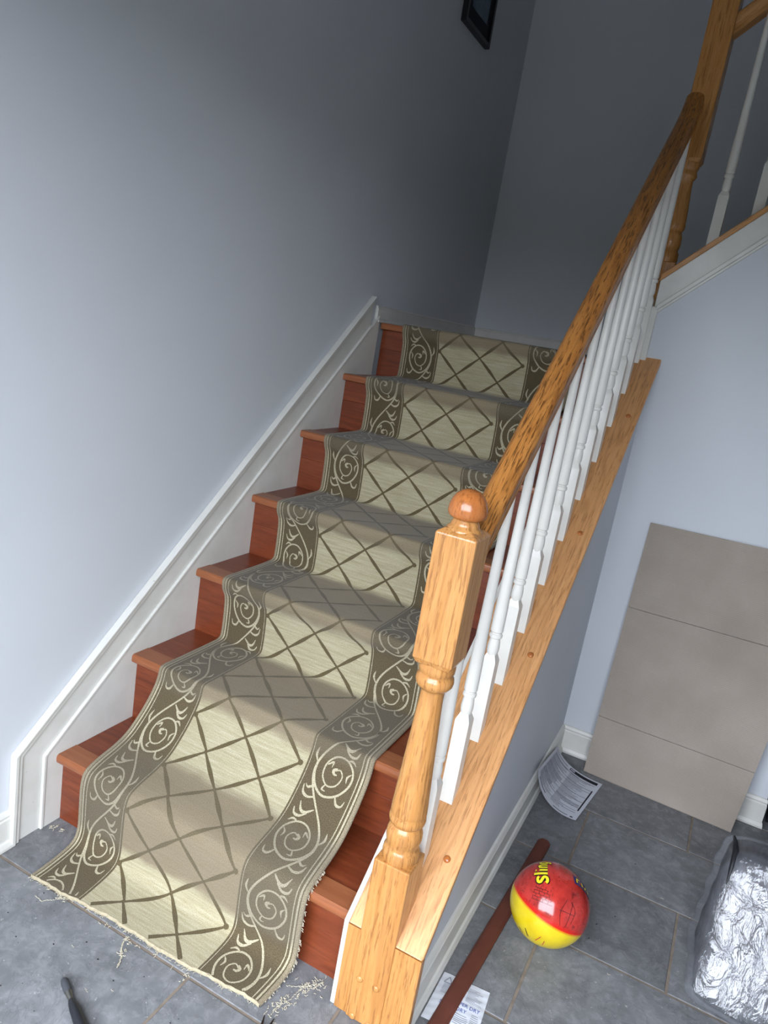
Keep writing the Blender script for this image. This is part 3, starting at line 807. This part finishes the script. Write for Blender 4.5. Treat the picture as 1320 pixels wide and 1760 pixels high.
def tri(b, ca, ct, s, wd=0.016):
    P = [(ca-s, ct-s*.8), (ca+s, ct-s*.8), (ca, ct+s)]
    for i in range(3):
        a, c = P[i], P[(i+1) % 3]; dx, dy = c[0]-a[0], c[1]-a[1]; L = math.hypot(dx, dy); nx, ny = -dy/L*wd/2, dx/L*wd/2
        b.quad_grid([[pkt(a[0]+dx*k/6+nx*sg, a[1]+dy*k/6+ny*sg, .0007) for k in range(7)] for sg in (-1, 1)])
tri(tl, .16, .86, .075); tri(tr_, .78, .10, .075)
tl.build('small_print', M_INK, pk)['kind'] = 'stuff'; tr_.build('warning_print', M_RED, pk)
def packet_text(body, size, a0, t0):
    me = text_mesh(body, 1.0, 0.012); xs = [v.co.x for v in me.vertices]; wd = max(xs)
    for v in me.vertices:
        a = a0+(v.co.x-wd)*size; t = t0+v.co.y*size*0.95
        q = pkt(a, t, 0.0009); v.co = q
    me.materials.clear(); me.materials.append(M_BLUE); link('lettering', me, pk)
packet_text('SUPER DRY', 0.105, 0.93, 0.47); packet_text('SUPER DRY', 0.105, 0.70, 0.36)

# toy ball: red upper half, yellow lower half
BCN, BRD = Vector((1.215, 0.434, 0.0965)), 0.0963
def ball_mat():
    n = NT('red_and_yellow_ball_plastic', 0.16, 0.5); v = n.coord()
    dt = n.n('ShaderNodeVectorMath', operation='DOT_PRODUCT'); n.l(v, dt.inputs[0]); dt.inputs[1].default_value = (-0.2277, -0.2801, -0.9326)
    k = n.math('MULTIPLY_ADD', dt.outputs['Value'], 1/BRD*0.5, 0.5)
    sm = n.noise(v, 24, 4, 0.6); sc = n.noise(v, 70, 3, 0.6, 1.5)
    red = n.ramp(sm, [(0.3, (142, 34, 30)), (0.6, (184, 54, 46))])
    red = n.mix(n.math('MULTIPLY', n.ramp(sc, [(0.56, (0, 0, 0, 1)), (0.70, (1, 1, 1, 1))]), 0.7), red, (70, 22, 22))
    lo = n.ramp(k, [(0.505, (0, 0, 0, 1)), (0.545, (1, 1, 1, 1))])
    band_ = n.ramp(k, [(0.44, (0, 0, 0, 1)), (0.505, (1, 1, 1, 1))])
    col = n.mix(band_, red, (206, 24, 12)); yel = n.ramp(sm, [(0.3, (206, 178, 20)), (0.7, (222, 198, 36))])
    n.base(n.mix(lo, col, yel)); n.b.inputs['Coat Weight'].default_value = 0.3; return n.m
bt = thing('toy_ball', 'red and yellow plastic toy ball with yellow lettering on the tiles', 'ball', tuple(BCN-Vector((0, 0, BRD))))
def sph(nu=40, nv=24):
    m = MB(); rows = []
    for j in range(nv+1):
        ph = math.pi*j/nv; rows.append([Vector((math.sin(ph)*math.cos(2*math.pi*i/nu), math.sin(ph)*math.sin(2*math.pi*i/nu), math.cos(ph)))*BRD for i in range(nu+1)])
    return m.quad_grid(rows)
import bmesh
def weld(o, dist=1e-5):
    bm = bmesh.new(); bm.from_mesh(o.data); bmesh.ops.remove_doubles(bm, verts=bm.verts, dist=dist); bmesh.ops.recalc_face_normals(bm, faces=bm.faces); bm.to_mesh(o.data); bm.free()
    for p in o.data.polygons: p.use_smooth = True
    return o
bo = weld(sph().build('ball_skin', ball_mat(), bt, smooth=180, at=BCN))
def on_ball(anchor, updir, strokes, wid, mat, off, name='ball_print', sub=None):
    """2D strokes (metres) in the tangent plane at anchor, wrapped on the sphere"""
    n = Vector(anchor).normalized(); e1 = Vector(updir); e1 = (e1-n*e1.dot(n)).normalized(); e2 = n.cross(e1)
    m = MB()
    for st_ in strokes:
        sp_ = spline(st_, 0.0015) if len(st_) > 2 else [tuple(st_[0][d]+(st_[1][d]-st_[0][d])*k/8 for d in (0, 1)) for k in range(9)]
        rows = [[], []]
        for i, p in enumerate(sp_):
            a = sp_[max(i-1, 0)]; c = sp_[min(i+1, len(sp_)-1)]; dx, dy = c[0]-a[0], c[1]-a[1]; L = math.hypot(dx, dy) or 1
            for sg, rw in ((-1, rows[0]), (1, rows[1])):
                x, y = p[0]-dy/L*wid/2*sg, p[1]+dx/L*wid/2*sg
                rw.append((n*BRD+e1*x+e2*y).normalized()*(BRD+off))
        m.quad_grid(rows)
    o = m.build(name, mat, bo, smooth=180); return o
M_YEL = plain('yellow_ball_print', (226, 210, 40), 0.3, 0.4, var=0.02); M_DRK = plain('dark_ball_print', (40, 18, 22), 0.3, 0.4); M_NAVY = plain('navy_ball_print', (34, 38, 96), 0.3, 0.4)
def letters(word, h):
    G_ = {'s': [[(.50, .60), (.40, .70), (.15, .68), (.10, .52), (.30, .38), (.48, .25), (.42, .06), (.18, .02), (.04, .12)]],
          'l': [[(.12, 0), (.12, 1.0)]], 'i': [[(.12, 0), (.12, .62)], [(.12, .84), (.12, .92)]],
          'n': [[(.10, 0), (.10, .68)], [(.10, .45), (.22, .64), (.40, .64), (.46, .48), (.46, 0)]],
          'g': [[(.48, .66), (.48, -.05), (.38, -.24), (.10, -.22)], [(.48, .56), (.26, .68), (.08, .52), (.08, .18), (.26, .02), (.48, .16)]]}
    W_ = {'s': .66, 'l': .36, 'i': .36, 'n': .70, 'g': .70}; x = 0; out = []
    for ch in word:
        for st_ in G_[ch]: out.append([(x+p[0]*h, p[1]*h) for p in st_])
        x += W_[ch]*h
    return out
word = [[(p[0], p[1]-0.012) for p in st_] for st_ in letters('sling', 0.034)]
anc, rd = (-0.233, -0.489, 0.841), (-0.168, 0.741, 0.04)
on_ball(anc, rd, word, 0.0125, M_DRK, 0.0007); on_ball(anc, rd, word, 0.0070, M_YEL, 0.0013, 'lettering')
# navy band with yellow marks on the far side, fine outline doodles, spikes near the underside
on_ball((.668, .209, .714), (.4, .25, -.9), [[(-.035, 0), (0, 0.001), (.035, 0)]], 0.026, M_NAVY, 0.0006)
on_ball((.668, .209, .714), (.4, .25, -.9), [[(-.026, -.006), (-.026, .006)], [(-.026, .006), (-.016, .006)], [(-.008, -.006), (-.008, .006)], [(.002, -.006), (.010, .006)], [(.018, -.006), (.018, .006)], [(.018, 0), (.026, 0)]], 0.0042, M_YEL, 0.0011)
bricks = []
for r_ in range(5):
    bricks.append([(-.03, r_*.007), (.022-.004*r_, r_*.007)])
    for c_ in range(4): bricks.append([(-.028+c_*.013+(r_ % 2)*.006, r_*.007), (-.028+c_*.013+(r_ % 2)*.006, r_*.007+.007)])
on_ball((-.087, -.807, .584), (1, 0.1, 0), bricks, 0.0009, M_DRK, 0.0005)
on_ball((.50, -.70, .50), (0, .4, .9), [[(-.03, .01), (0, .016), (.03, .004)], [(-.02, -.015), (.01, -.02), (.028, -.006)], [(-.03, -.004), (.03, -.012)], [(0, -.022), (.004, .02)]], 0.0010, M_DRK, 0.0005)
on_ball((-.30, -.90, -.35), (.6, 0, -1), [[(-.012, .004), (.012, .0)], [(.01, -.016), (-.006, -.022)]], 0.0024, M_DRK, 0.0006)
on_ball((.02, -.93, -.33), (.5, 0, .9), [[(-.012, 0), (.014, .002)], [(-.01, -.02), (.01, -.012)]], 0.0018, M_RED, 0.0006)

# foil lined parcel in clear wrap at the right edge
def foil_mat():
    n = NT('silver_quilted_foil', 0.3, 0.5); v = n.coord(); n.b.inputs['Metallic'].default_value = 0.88
    sp = n.n('ShaderNodeSeparateXYZ'); n.l(v, sp.inputs[0])
    rid = n.math('SINE', n.math('MULTIPLY', sp.outputs['X'], 1500.0)); rid2 = n.math('SINE', n.math('MULTIPLY', sp.outputs['Z'], 900.0))
    cr = n.noise(v, 48, 5, 0.6, 0.8); prn = n.noise(n.coord((60, 8, 8)), 1.0, 3, 0.6)
    col = n.ramp(prn, [(0.40, (74, 74, 78)), (0.54, (58, 56, 58)), (0.66, (40, 36, 36))])
    col = n.mix(n.math('MULTIPLY_ADD', rid, 0.12, 0.12), col, (38, 36, 39))
    n.base(col)
    h = n.math('ADD', n.math('MULTIPLY', cr, 1.1), n.math('ADD', n.math('MULTIPLY', rid, 0.10), n.math('MULTIPLY', rid2, 0.05)))
    n.bump(h, 0.11, 0.005); n.l(n.math('MULTIPLY_ADD', cr, 0.3, 0.27), n.b.inputs['Roughness']); return n.m
def wrap_mat():
    n = NT('clear_plastic_wrap', 0.12, 0.5); t = n.t; v = n.coord()
    tr2 = t.nodes.new('ShaderNodeBsdfTransparent'); gl = t.nodes.new('ShaderNodeBsdfGlossy'); df = t.nodes.new('ShaderNodeBsdfDiffuse')
    gl.inputs['Roughness'].default_value = 0.12; df.inputs['Color'].default_value = srgb((190, 194, 204))
    m1 = t.nodes.new('ShaderNodeMixShader'); m2 = t.nodes.new('ShaderNodeMixShader')
    fz = n.noise(v, 14, 4, 0.6, 1.5); m1.inputs[0].default_value = 0.08
    n.l(n.math('MULTIPLY_ADD', fz, 0.22, 0.0, clamp=True), m2.inputs[0])
    n.l(tr2.outputs[0], m1.inputs[1]); n.l(gl.outputs[0], m1.inputs[2]); n.l(m1.outputs[0], m2.inputs[1]); n.l(df.outputs[0], m2.inputs[2])
    bp = n.n('ShaderNodeBump'); bp.inputs['Strength'].default_value = 0.6; bp.inputs['Distance'].default_value = 0.01
    n.l(n.noise(n.coord((1, 1, .35)), 30, 4, 0.6, 1.0), bp.inputs['Height']); n.l(bp.outputs[0], gl.inputs['Normal'])
    n.l(m2.outputs[0], t.nodes['Material Output'].inputs['Surface']); return n.m
fp = thing('foil_parcel', 'silver foil insulated parcel in clear plastic wrap at the right edge', 'parcel', (1.8, 0.55, 0))
CRN = {(-1, -1, -1): (1.556, .450, 0.001), (1, -1, -1): (2.02, .43, 0.001), (-1, 1, -1): (1.552, .705, 0.001), (1, 1, -1): (2.02, .70, 0.001),
       (-1, -1, 1): (1.582, .628, .305), (1, -1, 1): (2.02, .60, .335), (-1, 1, 1): (1.572, .730, .300), (1, 1, 1): (2.02, .74, .33)}
def hexa(a, b_, c):
    p = Vector((0, 0, 0))
    for (i, j, k), q in CRN.items():
        p += Vector(q)*((1+i*a)/2*(1+j*b_)/2*(1+k*c)/2)
    return p
def parcel(power, grow, rng, amp, N=22):
    m = MB()
    for ax in range(3):
        for sg in (-1, 1):
            rows = []
            for i in range(N+1):
                rw = []
                for j in range(N+1):
                    q = [0, 0, 0]; q[ax] = sg; q[(ax+1) % 3] = -1+2*i/N; q[(ax+2) % 3] = -1+2*j/N
                    L = (abs(q[0])**power+abs(q[1])**power+abs(q[2])**power)**(1/power)
                    a, b_, c = (x/L for x in q)
                    p = hexa(a*(1+grow[0]), b_*(1+grow[1]), c*(1+grow[2]))
                    wv = amp*(math.sin(p.x*61+p.z*37)*math.sin(p.z*53+p.y*29)+0.6*math.sin(p.y*97+p.z*71+p.x*31))
                    d_ = (p-hexa(0, 0, 0)).normalized(); p = p+d_*wv; p.z = max(p.z, 0.001); rw.append(p)
                rows.append(rw)
            m.quad_grid(rows)
    return m
weld(parcel(11, (0, 0, 0), 1, 0.0016).build('foil_body', foil_mat(), fp, smooth=180), 1e-4)
weld(parcel(9, (0.07, 0.09, 0.05), 2, 0.0040).build('plastic_wrap', wrap_mat(), fp, smooth=180), 1e-4)
# black strip standing in for the shade in the gap under the wrap, and a bar code sticker on the front
sm_ = [hexa(-0.985, y_, z_) for y_, z_ in ((-1.00, .55), (-.96, .82), (-.75, 1.0), (-.2, 1.03), (.4, 1.03))]
MB().tube(sm_, [.002, .006, .007, .006, .003], 6).build('gap_shade', M_BLACK, fp, smooth=60)
stk = []
for zz in (-.12, .30): stk.append([hexa(x_, -1.012, zz)+Vector((0, -0.002, 0.001)) for x_ in (-.36, -.2, -.05)])
MB().quad_grid(stk).build('sticker', M_PAPER, fp)
bb = MB()
for k in range(9):
    x_ = -.34+.032*k
    bb.quad_grid([[hexa(x_+e, -1.012, zz)+Vector((0, -0.0028, 0.0012)) for e in (0, .012+.006*(k % 2))] for zz in (-.02, .26)])
bb.build('bar_code', M_INKD, fp)['kind'] = 'stuff'

# framed picture high on the left wall
M_FRAME = plain('black_picture_frame', (22, 22, 30), 0.35, 0.5); M_MAT = plain('charcoal_mat', (40, 40, 48), 0.8, 0.2)
def art_mat():
    n = NT('teal_picture', 0.15, 0.5); v = n.coord(); a = n.noise(v, 6, 4, 0.6, 0.8)
    n.base(n.ramp(a, [(0.3, (36, 44, 66)), (0.5, (48, 72, 92)), (0.7, (70, 96, 110))])); return n.m
pf = thing('picture_frame', 'dark framed teal picture hanging high on the left wall', 'picture', (XW+0.001, 1.86, 2.57))
y0, y1, z0, z1 = 1.722, 2.006, 2.570, 2.960
b = MB(); fw = 0.018
b.box(XW+0.001, XW+0.024, y0, y1, z0, z0+fw).box(XW+0.001, XW+0.024, y0, y1, z1-fw, z1).box(XW+0.001, XW+0.024, y0, y0+fw, z0+fw, z1-fw).box(XW+0.001, XW+0.024, y1-fw, y1, z0+fw, z1-fw)
b.build('frame', M_FRAME, pf, bevel=0.002)
MB().box(XW+0.001, XW+0.012, y0+fw, y1-fw, z0+fw, z1-fw).build('mat_board', M_MAT, pf)
MB().box(XW+0.0125, XW+0.0135, y0+fw+.045, y1-fw-.03, z0+fw+.055, z1-fw-.04).build('artwork', art_mat(), pf)

# hand tools at the bottom edge
M_STEEL = plain('dull_steel', (120, 118, 112), 0.3, 0.5, metal=0.9, var=0.15, scale=200); M_GRIP = plain('black_tool_grip', (24, 26, 32), 0.4, 0.5); M_TIP = plain('dark_grey_tip', (66, 68, 72), 0.6, 0.3); M_RUST = plain('dark_brown_steel', (46, 36, 32), 0.45, 0.5, metal=0.5)
tl_ = thing('hand_tool', 'slim black handled tool lying on the tiles at bottom left', 'tool', (0.45, -0.34, 0))
P0, dr = Vector((0.402, -0.309, 0.008)), Vector((0.90, -0.44, 0)).normalized()
def seg(prof): return [P0+dr*t+Vector((0, 0, max(0, rr-0.008))) for t, rr in prof], [rr for t, rr in prof]
for nm, mt, prof in (('tip', M_TIP, [(0, .003), (.004, .0065), (.012, .0080), (.026, .0082), (.036, .0070)]), ('ferrule', M_STEEL, [(.0355, .0068), (.042, .0062), (.050, .0052), (.056, .0050)]),
                     ('handle', M_GRIP, [(.0555, .0052), (.064, .0078), (.080, .0100), (.12, .0112), (.17, .0122), (.20, .0122), (.206, .009)])):
    pts, rr = seg(prof); MB().tube(pts, rr, 14).build(nm, mt, tl_, smooth=50)
pli = thing('pliers', 'dark pointed pliers with open jaws at the bottom edge near the runner', 'pliers', (0.80, -0.2, 0))
pv = Vector((0.812, -0.215, 0.007))
for k, tipp in enumerate((Vector((0.7835, -0.139, 0.005)), Vector((0.8035, -0.134, 0.005)))):
    sgn = -1 if k == 0 else 1
    MB().tube([tipp, tipp*.66+pv*.34, tipp*.33+pv*.67+Vector((sgn*.002, 0, 0)), pv+Vector((sgn*.003, 0, 0))], [.0009, .0032, .0050, .0062], 8).build('jaw', M_RUST, pli, smooth=50)
    hp = [pv+Vector((-sgn*.003, 0, 0)), pv+Vector((-sgn*.012, -.03, 0)), pv+Vector((-sgn*.020, -.08, .001)), pv+Vector((-sgn*.018, -.13, .001))]
    MB().tube(hp, [.006, .0055, .0062, .0058], 8).build('grip', M_GRIP, pli, smooth=50)
MB().lathe(pv.x, pv.y, [(.0085, .0005), (.0085, .0135), (.006, .0145)], 16).build('pivot', M_STEEL, pli, smooth=40)

# curly yarn scraps and crumbs on the floor
yb_ = MB()
def yarn(path, per=10, rad=0.0008, amp=0.004):
    for a, c in zip(path, path[1:]):
        a = Vector((a[0], a[1], 0.001)); c = Vector((c[0], c[1], 0.001))
        for k in range(per):
            p = a.lerp(c, random.random())+Vector((random.gauss(0, amp), random.gauss(0, amp), 0))
            th = random.uniform(0, 6.28); L = random.uniform(.004, .013)
            squiggle(yb_, p, (L*math.cos(th), L*math.sin(th), 0), 5, 0.0018, rad)
def strand(path, rad=0.0007):
    pts = []
    for a, c in zip(path, path[1:]):
        for k in range(12):
            t = k/12; pts.append((a[0]+(c[0]-a[0])*t+random.uniform(-.002, .002), a[1]+(c[1]-a[1])*t+random.uniform(-.002, .002), 0.0012+random.uniform(0, .001)))
    yb_.tube(pts, rad, 4)
right = [(.795, -.045), (.838, -.004), (.832, -.022), (.815, -.038), (.800, -.075), (.792, -.105), (.791, -.128)]
yarn(right, 17, 0.0007, 0.009)
for k in range(1): strand([(x+random.uniform(-.006, .006), y+random.uniform(-.006, .006)) for x, y in right], 0.0006)
strand([(.173, -.192), (.20, -.195), (.225, -.165), (.25, -.150)]); yarn([(.215, -.165), (.25, -.150)], 14, .0008, .003)
for k in range(3): strand([(.421+random.uniform(-.004, .004), -.155), (.43, -.178), (.455, -.205), (.464, -.226)])
yarn([(.421, -.155), (.45, -.20)], 16, .0008, .004); yarn([(.575, -.135), (.60, -.165)], 12, .0008, .004)
yarn([(.008, -.016), (.047, -.008)], 16, .0008, .004); yarn([(.3, -.165), (.7, -.145)], 14, .0007, .006)
for p in ((.46, -.30), (.49, -.27), (.35, -.24), (1.30, .62), (1.38, .42), (1.47, .78), (1.10, .36), (1.085, .24), (1.34, .2)):
    yarn([p, (p[0]+.004, p[1])], 1, .0005, .001)
o = yb_.build('yarn_scraps', M_YARN); o['kind'] = 'stuff'; o['label'] = 'curly cream yarn scraps scattered on the tiles around the runner end'; o['category'] = 'yarn'
M_CRUMB = plain('dark_crumbs', (40, 36, 36), 0.8, 0.2); cb_ = MB()
for k in range(70):
    if random.random() < .5: x, y = random.uniform(1.06, 1.6), random.uniform(0.05, 1.15)
    else: x, y = random.uniform(.05, .85), random.uniform(-.4, -.17)
    h = random.uniform(.0005, .0016); cb_.loft([[(x+h*1.4*math.cos(a*math.pi/3+k)*sc, y+h*math.sin(a*math.pi/3+k)*sc, z) for a in range(6)] for sc, z in ((1, .0003), (.6, h))])
o = cb_.build('floor_crumbs', M_CRUMB); o['kind'] = 'stuff'; o['label'] = 'tiny dark crumbs scattered over the slate tiles'; o['category'] = 'crumbs'
